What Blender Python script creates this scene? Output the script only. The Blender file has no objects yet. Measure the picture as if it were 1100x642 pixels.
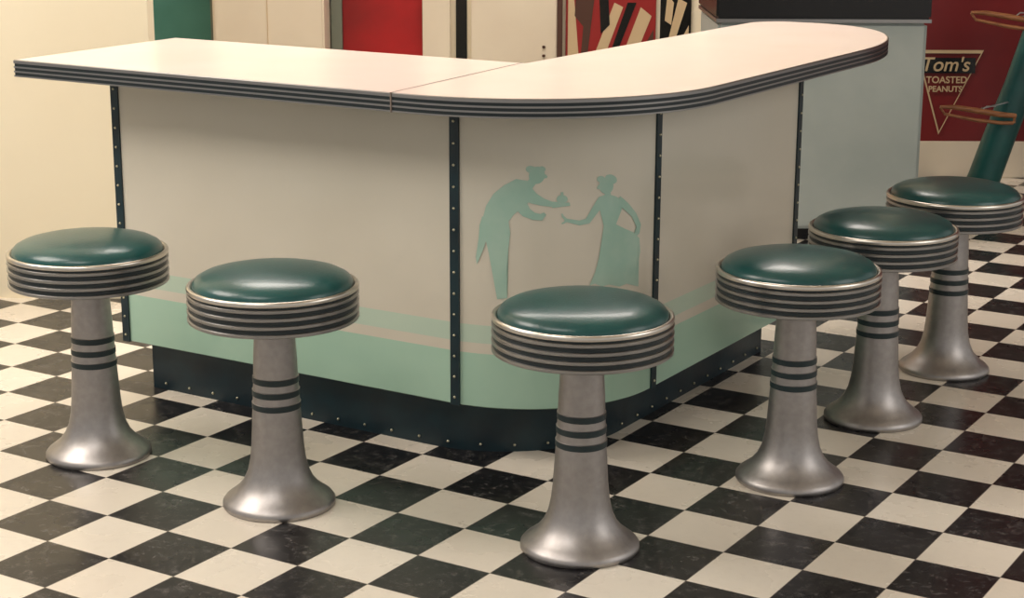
import bpy, bmesh, math, random
from mathutils import Matrix, Vector
random.seed(4)
PHI=0.5524; CP,SP=math.cos(PHI),math.sin(PHI)
scene=bpy.context.scene
scene.view_settings.view_transform='Standard'
scene.view_settings.look='None'

# ---------------------------------------------------------------- helpers
def s2l(c):
    return tuple(((x/255)/12.92 if x/255<=.04045 else ((x/255+.055)/1.055)**2.4) for x in c)+(1,)
class M:
    def __init__(s,name):
        s.m=bpy.data.materials.new(name); s.m.use_nodes=True
        s.t=s.m.node_tree; s.b=s.t.nodes['Principled BSDF']; s.L=s.t.links.new
    def n(s,typ,**k):
        nd=s.t.nodes.new(typ)
        for a,v in k.items(): setattr(nd,a,v)
        return nd
    def math(s,op,a,b=None,c=None):
        nd=s.n('ShaderNodeMath',operation=op)
        for i,v in enumerate((a,b,c)):
            if v is None: continue
            if isinstance(v,(int,float)): nd.inputs[i].default_value=v
            else: s.L(v,nd.inputs[i])
        return nd.outputs[0]
    def mix(s,f,a,b):
        nd=s.n('ShaderNodeMix',data_type='RGBA')
        for i,v in ((0,f),(6,a),(7,b)):
            if isinstance(v,(int,float,tuple)): nd.inputs[i].default_value=v
            else: s.L(v,nd.inputs[i])
        return nd.outputs[2]
def simple(name,rgb,rough=.5,metal=0,noise=0,nscale=8,bump=0,bscale=60,coat=0,rgb2=None,spec=.5,stretch=None):
    m=M(name); b=m.b
    b.inputs['Base Color'].default_value=s2l(rgb); b.inputs['Roughness'].default_value=rough
    b.inputs['Metallic'].default_value=metal; b.inputs['Coat Weight'].default_value=coat
    b.inputs['Specular IOR Level'].default_value=spec
    b.inputs['Coat Roughness'].default_value=.08
    tc=m.n('ShaderNodeTexCoord'); vec=tc.outputs['Object']
    if stretch:
        mp=m.n('ShaderNodeMapping'); mp.inputs['Scale'].default_value=stretch; m.L(vec,mp.inputs[0]); vec=mp.outputs[0]
    if noise or rgb2:
        nz=m.n('ShaderNodeTexNoise'); nz.inputs['Scale'].default_value=nscale; nz.inputs['Detail'].default_value=6
        m.L(vec,nz.inputs['Vector'])
        c2=rgb2 or tuple(max(0,x*(1-noise)) for x in rgb)
        r=m.n('ShaderNodeMapRange'); r.inputs[1].default_value=.35; r.inputs[2].default_value=.65
        m.L(nz.outputs['Fac'],r.inputs[0])
        m.L(m.mix(r.outputs[0],s2l(rgb),s2l(c2)),b.inputs['Base Color'])
    if bump:
        nz=m.n('ShaderNodeTexNoise'); nz.inputs['Scale'].default_value=bscale; nz.inputs['Detail'].default_value=5
        m.L(vec,nz.inputs['Vector'])
        bp=m.n('ShaderNodeBump'); bp.inputs['Strength'].default_value=bump; bp.inputs['Distance'].default_value=.004
        m.L(nz.outputs['Fac'],bp.inputs['Height']); m.L(bp.outputs[0],b.inputs['Normal'])
    return m.m
def newobj(name,bm,mats,parent=None,smooth=False,loc=None):
    me=bpy.data.meshes.new(name); bmesh.ops.recalc_face_normals(bm,faces=bm.faces); bm.to_mesh(me); bm.free()
    for m in mats: me.materials.append(m)
    if smooth:
        for p in me.polygons: p.use_smooth=True
        try: me.set_sharp_from_angle(angle=math.radians(38))
        except Exception: pass
    o=bpy.data.objects.new(name,me); bpy.context.collection.objects.link(o)
    if parent: o.parent=parent
    if loc: o.location=loc
    return o
def addbox(bm,lo,hi,mi=0,bev=0,rot=None):
    r=bmesh.ops.create_cube(bm,size=1); vs=r['verts']
    c=[(a+b)/2 for a,b in zip(lo,hi)]; s=[b-a for a,b in zip(lo,hi)]
    for v in vs: v.co=Vector((v.co.x*s[0],v.co.y*s[1],v.co.z*s[2]))
    if bev:
        es=list({e for v in vs for e in v.link_edges}); rr=bmesh.ops.bevel(bm,geom=es,offset=bev,segments=2,affect='EDGES')
        vs=list({v for f in rr['faces'] for v in f.verts}|{v for v in vs if v.is_valid})
    fs={f for v in vs for f in v.link_faces}
    for f in fs: f.material_index=mi
    for v in vs:
        co=v.co
        if rot is not None: co=rot@co
        v.co=co+Vector(c)
def box(name,lo,hi,mat,parent=None,bev=0,rot=None):
    bm=bmesh.new(); addbox(bm,lo,hi,0,bev,rot); return newobj(name,bm,[mat],parent)
def empty(name,loc=(0,0,0),rz=0):
    e=bpy.data.objects.new(name,None); e.empty_display_size=.1; e.location=loc; e.rotation_euler=(0,0,rz)
    bpy.context.collection.objects.link(e); return e
def lathe(bm,prof,seg=64):
    rings=[]
    for r,z,_ in prof:
        if r<1e-6: rings.append([bm.verts.new((0,0,z))])
        else: rings.append([bm.verts.new((r*math.cos(2*math.pi*i/seg),r*math.sin(2*math.pi*i/seg),z)) for i in range(seg)])
    for k in range(len(rings)-1):
        a,b=rings[k],rings[k+1]; mi=prof[k][2]
        for i in range(seg):
            j=(i+1)%seg
            if len(a)==1: f=bm.faces.new((a[0],b[j],b[i]))
            elif len(b)==1: f=bm.faces.new((a[i],a[j],b[0]))
            else: f=bm.faces.new((a[i],a[j],b[j],b[i]))
            f.material_index=mi
def loft(bm,path,sec,cap_top=0,cap_bot=0):
    rings=[[bm.verts.new((x,y,z)) for x,y in path(o)] for z,o,_ in sec]
    for k in range(len(rings)-1):
        a,b=rings[k],rings[k+1]; n=len(a)
        for i in range(n):
            j=(i+1)%n; f=bm.faces.new((a[i],a[j],b[j],b[i])); f.material_index=sec[k][2]
    f=bm.faces.new(rings[-1]); f.material_index=cap_top
    f=bm.faces.new(rings[0][::-1]); f.material_index=cap_bot

# ---------------------------------------------------------------- materials
alu=simple('cast_aluminium',(172,168,166),.44,1,rgb2=(163,159,157),nscale=60,bump=.05,bscale=420)
chrome=simple('dull_steel_band',(160,159,158),.3,1)
lip=simple('chrome_lip',(212,206,196),.28,1)
groove=simple('dark_groove',(26,38,42),.4)
ringm=simple('dark_green_ring',(24,42,46),.45)
vinyl=simple('teal_vinyl',(19,78,76),.3,0,rgb2=(15,69,68),nscale=9,bump=.12,bscale=160,coat=.15)
laminate=simple('cream_laminate',(252,235,225),.25,0,rgb2=(250,230,218),nscale=3)
enamel=simple('cream_enamel_panel',(212,206,190),.2,0,rgb2=(207,200,183),nscale=1.5,coat=.25)
mint=simple('mint_enamel',(168,201,180),.22,0,rgb2=(162,196,175),nscale=2,coat=.25)
mint2=simple('pale_mint_enamel',(186,205,186),.22,0,coat=.25)
mintfig=simple('mint_silhouette',(168,197,181),.22,0,rgb2=(156,191,175),nscale=16,coat=.25)
darkgreen=simple('dark_green_trim',(13,44,52),.4,0,rgb2=(9,32,40),nscale=10,bump=.1)
rivet=simple('rivet_metal',(200,195,170),.3,1)
seamdark=simple('seam_line',(118,105,95),.6)
wallcream=simple('cream_wall_paint',(244,233,206),.6,0,rgb2=(240,227,198),nscale=1.2,bump=.05)
wallwhite=simple('offwhite_paint',(232,220,198),.5,0,rgb2=(224,210,188),nscale=2)
teal=simple('teal_paint',(80,140,128),.5,0,rgb2=(66,126,114),nscale=3)
greytrim=simple('grey_trim',(120,125,110),.5)
redp=simple('red_panel',(175,18,22),.45,0,rgb2=(135,12,14),nscale=3)
redwall=simple('dark_red_wall',(120,16,20),.5,0,rgb2=(98,12,14),nscale=2)
black=simple('black_gloss',(14,14,15),.25)
blue=simple('pale_grey_enamel',(166,174,170),.35,0,rgb2=(152,162,159),nscale=3)
wood=simple('hanger_wood',(165,110,70),.45,0,rgb2=(125,78,45),nscale=14,stretch=(1,1,8))
tealmetal=simple('teal_metal',(20,85,82),.35,0,rgb2=(14,62,62),nscale=6)
creamp=simple('cream_print',(205,180,142),.5)
brownp=simple('brown_print',(80,50,38),.5)
ceilm=simple('ceiling_paint',(240,232,218),.7)

# floor material -------------------------------------------------
A=0.180; U0=-2.074-A/2; V0=3.2935-A/2
m=M('checker_tile_floor'); tc=m.n('ShaderNodeTexCoord'); sp=m.n('ShaderNodeSeparateXYZ'); m.L(tc.outputs['Object'],sp.inputs[0])
u=m.math('DIVIDE',m.math('SUBTRACT',sp.outputs[0],U0),A); v=m.math('DIVIDE',m.math('SUBTRACT',sp.outputs[1],V0),A)
fu=m.math('FLOOR',u); fv=m.math('FLOOR',v)
par=m.math('FLOORED_MODULO',m.math('ADD',fu,fv),2.0)
cell=m.n('ShaderNodeCombineXYZ'); m.L(fu,cell.inputs[0]); m.L(fv,cell.inputs[1])
wn=m.n('ShaderNodeTexWhiteNoise',noise_dimensions='3D'); m.L(cell.outputs[0],wn.inputs['Vector'])
off=m.n('ShaderNodeVectorMath',operation='SCALE'); m.L(wn.outputs['Color'],off.inputs[0]); off.inputs['Scale'].default_value=7
ad=m.n('ShaderNodeVectorMath',operation='ADD'); m.L(tc.outputs['Object'],ad.inputs[0]); m.L(off.outputs[0],ad.inputs[1])
nz=m.n('ShaderNodeTexNoise'); nz.inputs['Scale'].default_value=40; nz.inputs['Detail'].default_value=10; nz.inputs['Roughness'].default_value=.85; nz.inputs['Distortion'].default_value=.2
m.L(ad.outputs[0],nz.inputs['Vector'])
r1=m.n('ShaderNodeMapRange'); r1.inputs[1].default_value=.52; r1.inputs[2].default_value=.70; m.L(nz.outputs['Fac'],r1.inputs[0])
blk=m.mix(r1.outputs[0],s2l((20,19,21)),s2l((116,112,110)))
r2=m.n('ShaderNodeMapRange'); r2.inputs[1].default_value=.5; r2.inputs[2].default_value=.9; m.L(nz.outputs['Fac'],r2.inputs[0])
wht=m.mix(r2.outputs[0],s2l((236,228,213)),s2l((220,210,194)))
wv=m.mix(m.math('MULTIPLY',wn.outputs['Value'],.35),wht,s2l((218,205,187)))
col=m.mix(par,blk,wv)
def edge(x):
    f=m.math('FRACT',x); return m.math('MINIMUM',f,m.math('SUBTRACT',1.0,f))
e=m.math('MINIMUM',edge(u),edge(v)); g=m.math('LESS_THAN',e,.007)
col=m.mix(m.math('MULTIPLY',g,.55),col,s2l((90,80,72)))
m.L(col,m.b.inputs['Base Color'])
n2=m.n('ShaderNodeTexNoise'); n2.inputs['Scale'].default_value=5; n2.inputs['Detail'].default_value=6; m.L(tc.outputs['Object'],n2.inputs['Vector'])
rr=m.n('ShaderNodeMapRange'); rr.inputs[1].default_value=.3; rr.inputs[2].default_value=.7; rr.inputs[3].default_value=.2; rr.inputs[4].default_value=.36
m.L(n2.outputs['Fac'],rr.inputs[0]); m.L(rr.outputs[0],m.b.inputs['Roughness'])
m.b.inputs['IOR'].default_value=1.55
bp=m.n('ShaderNodeBump'); bp.inputs['Strength'].default_value=.06; bp.inputs['Distance'].default_value=.002
m.L(n2.outputs['Fac'],bp.inputs['Height']); m.L(bp.outputs[0],m.b.inputs['Normal'])
floormat=m.m

# ---------------------------------------------------------------- room
bm=bmesh.new(); addbox(bm,(-11,-4,-.1),(5,12.5,0))
fl=newobj('floor',bm,[floormat]); fl.rotation_euler=(0,0,-PHI)
YB=8.06
box('wall_back',(-5,YB,0),(1.86,YB+.12,3),wallcream)
box('wall_back_red',(1.86,YB,0),(5.5,YB+.12,3),redwall)
box('wall_left',(-5,5.68,0),(-1.175,5.78,3),wallcream)
box('baseboard_back',(1.86,YB-.02,0),(5.5,YB,.17),wallwhite,bev=.004)
box('ceiling',(-5,.5,3),(5.5,YB+.12,3.1),ceilm)

def wp(name,x0,x1,z0,z1,mat,d=.03,parent=None): return box(name,(x0,YB-d,z0),(x1,YB,z1),mat,parent,bev=.003)
d1=empty('door_1'); wp('leaf',-1.9,-1.37,0,2.1,teal,.03,d1); wp('jamb',-1.37,-1.32,0,2.15,greytrim,.06,d1)
cab=empty('metal_cabinet')
box('case',(-1.32,YB-.3,.06),(-.83,YB-.001,1.9),wallwhite,cab,.01); box('foot_rail',(-1.3,YB-.28,0),(-.85,YB-.02,.06),greytrim,cab)
box('door_seam',(-1.08,YB-.304,.1),(-1.077,YB-.3,1.86),creamp,cab); box('handle',(-1.05,YB-.33,1.0),(-1.035,YB-.3,1.15),chrome,cab)
wp('trim_1',-.825,-.775,0,2.15,greytrim,.06)
d2=empty('door_2'); wp('leaf',-.775,-.41,0,2.1,redp,.03,d2); wp('jamb',-.41,-.285,0,2.15,wallwhite,.07,d2); wp('gap',-.26,-.21,0,2.15,black,.012,d2)
box('knob',(-.47,YB-.08,.98),(-.44,YB-.03,1.01),chrome,d2)
d3=empty('door_3'); wp('leaf',-.19,.2,0,2.1,wallwhite,.035,d3); wp('jamb',.2,.225,0,2.15,brownp,.05,d3)
bm=bmesh.new()
for (x,z) in [(.14,.56),(.14,.60)]: addbox(bm,(x-.007,YB-.043,z-.006),(x+.007,YB-.034,z+.006),0,.002)
newobj('hinge_screws',bm,[brownp],d3)

pa=empty('wall_poster'); wp('backing',.24,.65,.35,1.15,simple('poster_red',(150,32,30),.5),.02,pa)
k=0
for (pl,c) in [([(.25,.56),(.30,.56),(.27,.9),(.25,.9)],creamp),([(.31,.56),(.34,.56),(.40,1.1),(.35,1.1)],brownp),
   ([(.37,.56),(.42,.56),(.50,.78),(.46,.80)],creamp),([(.44,.56),(.47,.56),(.56,.80),(.52,.80)],black),
   ([(.50,.56),(.56,.56),(.63,.74),(.58,.78)],creamp),([(.585,.58),(.64,.58),(.64,.68)],brownp),([(.28,.74),(.33,.68),(.36,.82),(.29,.9)],brownp),([(.40,.66),(.44,.70),(.43,.85),(.39,.84)],black)]:
    bm=bmesh.new(); bm.faces.new([bm.verts.new((x,YB-.0215-.0003*k,z)) for x,z in pl]); newobj('shape_%d'%k,bm,[c],pa); k+=1
pb=empty('wall_poster'); wp('backing',.67,.81,.35,1.2,black,.02,pb)
for i,pl in enumerate([[(.70,.60),(.73,.60),(.79,.80),(.75,.82)],[(.69,.72),(.72,.70),(.73,.8),(.70,.84)],[(.75,.60),(.80,.62),(.80,.70)]]):
    bm=bmesh.new(); bm.faces.new([bm.verts.new((x,YB-.0225,z)) for x,z in pl]); newobj('motif_%d'%i,bm,[creamp],pb)

# display cooler
fr=empty('display_cooler')
box('case',(.77,6.62,.05),(1.555,7.25,.84),blue,fr,.012)
box('top_band',(.76,6.61,.853),(1.565,7.26,.96),black,fr,.008)
box('chrome_strip',(.76,6.605,.84),(1.565,7.26,.853),chrome,fr)
box('glass_top',(.78,6.64,.96),(1.545,7.24,1.08),black,fr,.01)
box('toe_kick',(.80,6.67,0),(1.53,7.22,.05),black,fr)

# peanut sign on the red wall
sg=empty('triangular_peanut_sign',(2.0,YB-.004,.4))
def tri(s,y): return [Vector(p) for p in [(-.155*s,y,.19*s),(.155*s,y,.19*s),(-.03*s,y,-.20*s)]]
bm=bmesh.new(); vo=[bm.verts.new(p) for p in tri(1,-.004)]; vi=[bm.verts.new(p) for p in tri(.92,-.004)]
for k in range(3): bm.faces.new((vo[k],vo[(k+1)%3],vi[(k+1)%3],vi[k]))
newobj('triangle_outline',bm,[creamp],sg)
def text(name,body,size,loc,mat,parent,shear=0):
    cu=bpy.data.curves.new(name,'FONT'); cu.body=body; cu.size=size; cu.align_x='CENTER'; cu.extrude=.001; cu.shear=shear; cu.offset=.0008
    cu.materials.append(mat); o=bpy.data.objects.new(name,cu); bpy.context.collection.objects.link(o); o.parent=parent
    o.location=loc; o.rotation_euler=(math.pi/2,0,0); return o
bm=bmesh.new(); addbox(bm,(-.15,-.006,.085),(.12,-.0045,.155)); newobj('name_band',bm,[black],sg)
text('lettering_name',"Tom's",.09,(-.02,-.008,.095),creamp,sg,.2)
text('lettering_line1',"TOASTED",.043,(-.008,-.008,.04),creamp,sg)
text('lettering_line2',"PEANUTS",.037,(-.012,-.008,-.0),creamp,sg)

def tube(bm,pts,rad,seg=14,mi=0,flat=1.0):
    pts=[Vector(p) for p in pts]; rings=[]
    for i,p in enumerate(pts):
        t=(pts[min(i+1,len(pts)-1)]-pts[max(i-1,0)]).normalized()
        a=t.cross(Vector((0,1,0.01))).normalized(); b=t.cross(a).normalized()
        r=rad[i] if isinstance(rad,(list,tuple)) else rad
        rings.append([bm.verts.new(p+a*r*math.cos(2*math.pi*k/seg)+b*r*flat*math.sin(2*math.pi*k/seg)) for k in range(seg)])
    for a,b in zip(rings,rings[1:]):
        for k in range(seg):
            j=(k+1)%seg; f=bm.faces.new((a[k],a[j],b[j],b[k])); f.material_index=mi
    bm.faces.new(rings[0][::-1]).material_index=mi; bm.faces.new(rings[-1]).material_index=mi
st=empty('hanger_stand')
bm=bmesh.new()
tube(bm,[(1.99,7.45,0),(2.03,7.45,.10),(2.09,7.45,.3),(2.155,7.45,.5),(2.22,7.45,.75),(2.32,7.45,1.3)],[.07,.07,.068,.065,.06,.045])
tube(bm,[(2.72,7.45,0),(2.66,7.45,.12),(2.57,7.45,.35),(2.49,7.45,.6),(2.41,7.45,.9),(2.33,7.45,1.3)],[.07,.07,.068,.065,.06,.045])
tube(bm,[(2.5,7.85,0),(2.45,7.65,.5),(2.38,7.5,1.0),(2.32,7.45,1.3)],.04)
newobj('legs',bm,[tealmetal],st,True)
def hanger(px,py,pz,rot,ry=0):
    bm=bmesh.new()
    tube(bm,[(-.16,0,.03),(-.10,0,.028),(0,0,.012),(.1,0,-.005),(.17,0,-.012)],[.006,.010,.012,.012,.010],10)
    tube(bm,[(-.14,0,-.0),(0,0,-.028),(.1,0,-.04),(.16,0,-.042)],[.006,.008,.008,.008],10)
    tube(bm,[(.165,0,-.01),(.165,0,-.042)],.006,8)
    tube(bm,[(-.16,0,.028),(-.14,0,0)],.005,8)
    tube(bm,[(.02,0,.012),(.04,0,.03),(.08,0,.03)],.003,6,1)
    o=newobj('hanger_part',bm,[wood,chrome],st,True); o.location=(px,py,pz); o.rotation_euler=(0,ry,rot); return o
hanger(1.95,7.33,.40,.1); hanger(2.06,7.33,.79,-.05)
bm=bmesh.new(); tube(bm,[(1.97,7.34,.42),(2.1,7.40,.44),(2.15,7.45,.45)],.004,6); tube(bm,[(2.1,7.34,.80),(2.18,7.40,.81),(2.22,7.45,.81)],.004,6)
newobj('hooks',bm,[chrome],st,True)

# ---------------------------------------------------------------- counter (local frame = tile frame)
ctr=empty('diner_counter',rz=-PHI)
def arc(cx,cy,r,a0,a1,n,ry=None):
    ry=r if ry is None else ry
    return [(cx+r*math.cos(math.radians(a0+(a1-a0)*i/n)),cy+ry*math.sin(math.radians(a0+(a1-a0)*i/n))) for i in range(n+1)]
CU,CV,CR=-2.28,3.77,.36
def body(o=0):
    return [(-3.355-o,CV-CR-o)]+arc(CU,CV,CR+o,-90,0,28)+[(CU+CR+o,4.69+o),(-2.34-o,4.69+o),(-2.34-o,3.88+o),(-3.355-o,3.88+o)]
def kick(o=0):
    return [(-3.3-o,3.455-o)]+arc(-2.37,3.805,.35+o,-90,0,28)+[(-2.02+o,4.7+o),(-2.30-o,4.7+o),(-2.30-o,3.84+o),(-3.3-o,3.84+o)]
def top(o=0):
    return [(-3.55-o,3.25-o)]+arc(CU,CV,.52+o,-90,0,36)+arc(-2.19,4.74,.43+o,0,90,28,.72+o)+arc(-2.26,5.335,.125+o,105,180,8)+[(-2.385-o,3.93+o),(-3.60-o,3.93+o)]
bm=bmesh.new()
zb=.136
loft(bm,body,[(zb,-.004,1),(zb+.003,0,1),(.272,0,0),(.298,0,2),(.343,0,0),(.866,0,0)],0,0)
newobj('front_panels',bm,[enamel,mint,mint2],ctr,True)
bm=bmesh.new(); loft(bm,kick,[(0,0,0),(zb+.001,0,0)]); newobj('kick_base',bm,[darkgreen],ctr,True)
bm=bmesh.new()
T=.911
S=[(.866,-.03,1),(.866,-.003,1),(.867,0,1)]
z=.8705
for k in range(3):
    S+=[(z,0,2),(z,-.002,2),(z+.0075,-.002,2),(z+.0075,0,1)]; z+=.0118
S+=[(T-.002,0,1),(T,-.002,1),(T,-.005,0)]
loft(bm,top,S,0,1)
newobj('countertop',bm,[laminate,chrome,groove],ctr,True)
bm=bmesh.new()
vs=[bm.verts.new(p) for p in [(-2.332,3.249,T+.0005),(-2.327,3.249,T+.0005),(-2.392,3.93,T+.0005),(-2.397,3.93,T+.0005)]]
bm.faces.new(vs); addbox(bm,(-2.332,3.2485,.866),(-2.328,3.256,T+.0004))
newobj('top_joint',bm,[seamdark],ctr)
def strip(nm,pu,pv,ang):
    n=Vector((math.cos(math.radians(ang)),math.sin(math.radians(ang)),0)); P=Vector((pu,pv,0))
    bm=bmesh.new(); rot=Matrix.Rotation(math.radians(ang),3,'Z')
    addbox(bm,(-.004,-.0125,zb),(.005,.0125,.866),0)
    for v in bm.verts: v.co=rot@v.co+P
    z=zb+.02
    while z<.86:
        r=bmesh.ops.create_uvsphere(bm,u_segments=8,v_segments=6,radius=.0035)
        for v in r['verts']:
            v.co=v.co+P+n*.006+Vector((0,0,z))
            for f in v.link_faces: f.material_index=1
        z+=.052
    newobj(nm,bm,[darkgreen,rivet],ctr,True)
strip('seam_strip_1',-3.347,CV-CR,-90)
strip('seam_strip_2',-2.262,CV-CR,-90)
strip('seam_strip_3',CU+CR,3.79,0)
strip('seam_strip_4',CU+CR,4.677,0)
bm=bmesh.new(); pth=kick(.002)[:31]; pts=[]
L=0; nxt=.05
for (a,b) in zip(pth,pth[1:]):
    A_=Vector(a);B_=Vector(b); l=(B_-A_).length
    while nxt<L+l: pts.append(A_+(B_-A_)*((nxt-L)/l)); nxt+=.085
    L+=l
for i,p in enumerate(pts):
    r=bmesh.ops.create_uvsphere(bm,u_segments=8,v_segments=6,radius=.0038)
    for v in r['verts']: v.co+=Vector((p.x,p.y,.018))
newobj('kick_rivets',bm,[rivet],ctr,True)

# printed silhouettes wrapped on the rounded corner panel (artwork coordinates -> arc angle / height)
H=1.4265; ct,s_t=math.cos(.2455),math.sin(.2455)
def art(x,y,off):
    b=math.asin((x-567)/163.5); Y=4.406-CR*math.cos(b); vv=(y-321)/1881.8
    z=H-Y*(s_t+vv*ct)/(ct-vv*s_t)
    al=b+PHI; R=CR+off
    return (CU+R*math.sin(al),CV-R*math.cos(al),z)
def decal(nm,polys):
    bm=bmesh.new(); n=0
    for pl in polys:
        b2=bmesh.new(); f=b2.faces.new([b2.verts.new((x,0,y)) for x,y in pl])
        bmesh.ops.triangulate(b2,faces=[f])
        for _ in range(3): bmesh.ops.subdivide_edges(b2,edges=b2.edges[:],cuts=1,use_grid_fill=True)
        bmesh.ops.triangulate(b2,faces=b2.faces[:])
        vm={v:bm.verts.new(art(v.co.x,v.co.z,.0008+.00006*n)) for v in b2.verts}
        for f in b2.faces: bm.faces.new([vm[v] for v in f.verts])
        b2.free(); n+=1
    o=newobj(nm,bm,[mintfig],ctr)
def blob(cx,cy,rx,ry,rot=0,n=18):
    c,s=math.cos(rot),math.sin(rot)
    return [(cx+rx*math.cos(t)*c-ry*math.sin(t)*s,cy+rx*math.cos(t)*s+ry*math.sin(t)*c) for t in [2*math.pi*i/n for i in range(n)]]
def limb(pts):
    L_,R_=[],[]
    for i,(x,y,r) in enumerate(pts):
        a=pts[max(i-1,0)]; b=pts[min(i+1,len(pts)-1)]; dx,dy=b[0]-a[0],b[1]-a[1]; l=math.hypot(dx,dy)
        L_.append((x-dy/l*r,y+dx/l*r)); R_.append((x+dy/l*r,y-dx/l*r))
    return L_+R_[::-1]
man=[blob(576,188,8.5,9.5,.3),blob(570,182,6,4,.2),blob(582,181,3.5,2.5,.5),limb([(584,189,2.5),(587,190,1)]),
     limb([(573,193,4),(566,201,5),(560,206,7)]),
     [(566,194),(572,203),(571,214),(562,222),(552,230),(546,238),(541,244),(522,243),(518,236),(522,221),(530,208),(541,199),(554,192)],
     limb([(564,206,8),(573,213,6),(583,217,4),(592,219,2.8),(600,219,2.4)]),
     limb([(556,216,8),(565,228,5.5),(573,232,4),(581,233,3.6),(585,229,1.8)]),
     [(591,219),(611,217),(612,220.5),(593,223)],blob(603,213.5,6,4.5),limb([(603,210,1.4),(603,206,1.4)]),
     [(519,236),(541,240),(546,238),(548,250),(546,268),(544,288),(542,305),(543,314),(545,320),(534,321),(533,309),(529,292),(525,272),(521,255)],
     [(518,232),(528,240),(524,252),(519,268),(512,284),(511,276),(514,256),(515,242)],
     limb([(526,248,3),(527,262,2.5),(528,272,1)])]
wom=[blob(651,199,8,9),blob(656,192,7,5,.3),blob(645,192,4.5,3.5),limb([(644,200,2.5),(641,202,1)]),
     limb([(652,205,3.2),(654,212,3.4)]),
     [(643,211),(652,208),(661,210),(669,214),(669,224),(665,234),(662,242),(649,243),(647,234),(644,224),(641,217)],
     limb([(647,214,5),(639,225,4),(631,237,3.2),(622,239,2.6),(612,237,2),(606,236,1.8)]),limb([(609,237,1.6),(604,232,1.2),(603,229,.8)]),limb([(608,237,1.2),(603,240,.8)]),
     limb([(664,214,5),(674,221,4),(683,230,3.2),(689,241,2.6),(688,249,2.2),(684,253,1.6)]),
     [(649,240),(662,240),(673,245),(683,249),(690,255),(691.5,270),(688,288),(686,300),(690,307),(676,304),(668,307),(656,305),(648,307),(640,304),(634,306),(640,292),(645,272),(647,255)]]
decal('waiter_silhouette',man); decal('woman_silhouette',wom)

# ---------------------------------------------------------------- stools
def stool_mesh():
    bm=bmesh.new()
    P=[(.0,.0,0),(.125,.0,0),(.128,.004,0),(.1275,.012,0),(.122,.019,0),(.110,.028,0),(.095,.040,0),(.080,.058,0),(.069,.082,0),(.0625,.112,0),(.059,.145,0),(.0565,.185,0),(.054,.225,0)]
    for zc in (.238,.268,.298):
        r=.0535-(zc-.238)*.05
        P+=[(r,zc-.0075,0),(r+.0015,zc-.0065,5),(r+.0015,zc+.0065,0),(r-.0005,zc+.0075,0)]
    P+=[(.049,.34,0),(.046,.39,0),(.044,.43,0),(.044,.44,0),(.10,.441,3),(.178,.438,3),(.183,.438,1)]
    z=.4385
    for k in range(4):
        P+=[(.188,z,1),(.190,z+.0015,1),(.190,z+.0075,1),(.188,z+.009,1)]
        if k<3: P+=[(.1865,z+.0092,3),(.1865,z+.0178,1)]
        z+=.018
    P+=[(.1865,.5017,3),(.1865,.506,2),(.190,.507,2),(.1905,.512,2),(.189,.516,2),(.186,.5178,2),(.181,.5165,2),(.1785,.512,4)]
    P+=[(.1785,.514,4),(.177,.521,4),(.170,.530,4),(.155,.538,4),(.13,.5445,4),(.10,.549,4),(.06,.552,4),(.03,.553,4),(0,.5532,4)]
    lathe(bm,P,96)
    me=bpy.data.meshes.new('bar_stool'); bmesh.ops.recalc_face_normals(bm,faces=bm.faces); bm.to_mesh(me); bm.free()
    for m_ in (alu,chrome,lip,groove,vinyl,ringm): me.materials.append(m_)
    for p in me.polygons: p.use_smooth=True
    me.set_sharp_from_angle(angle=math.radians(50))
    return me
sm=stool_mesh()
POS=[(-1.0182,4.1042),(-.5294,3.7689),(.147,3.5126),(.6616,3.9423),(.9539,4.4137),(1.2505,4.8741)]
for i,(x,y) in enumerate(POS):
    o=bpy.data.objects.new('diner_stool' if i==0 else 'diner_stool.%03d'%i,sm); bpy.context.collection.objects.link(o)
    o.location=(x,y,0); o.rotation_euler=(0,0,i*1.1)

# ---------------------------------------------------------------- lights
def area(name,loc,target,sx,sy,power,col):
    l=bpy.data.lights.new(name,'AREA'); l.shape='RECTANGLE'; l.size=sx; l.size_y=sy; l.energy=power; l.color=col
    o=bpy.data.objects.new(name,l); bpy.context.collection.objects.link(o); o.location=loc
    o.rotation_euler=(Vector(target)-Vector(loc)).to_track_quat('-Z','Y').to_euler(); return o
area('ceiling_light_rear',(-.2,6.4,2.9),(0,5.2,0),2.8,1.2,115,(1,.91,.84))
area('ceiling_light_left',(-2.6,4.0,2.8),(-1.6,4.6,0),1.6,1.6,86,(1,.92,.84))
area('ceiling_light_front',(-1.2,2.4,2.9),(-.4,3.7,0),1.4,1.2,32,(1,.95,.9))
area('fill_light_right',(3.6,2.6,2.0),(.6,4.2,.3),1.8,1.8,25,(1,.96,.92))  # added soft fill for the counter front from the right, no window there
w=bpy.data.worlds.new('world'); scene.world=w; w.use_nodes=True
w.node_tree.nodes['Background'].inputs[0].default_value=(1,.95,.9,1); w.node_tree.nodes['Background'].inputs[1].default_value=.55

# ---------------------------------------------------------------- camera
cd=bpy.data.cameras.new('camera'); cam=bpy.data.objects.new('camera',cd); bpy.context.collection.objects.link(cam)
cd.sensor_width=36; cd.lens=1881.8/1100*36; cd.clip_end=60
mt=Matrix.Rotation(math.pi/2-.2455,4,'X')@Matrix.Rotation(.0037,4,'Z')
cam.matrix_world=Matrix.Translation((0,0,1.4265))@mt
scene.camera=cam
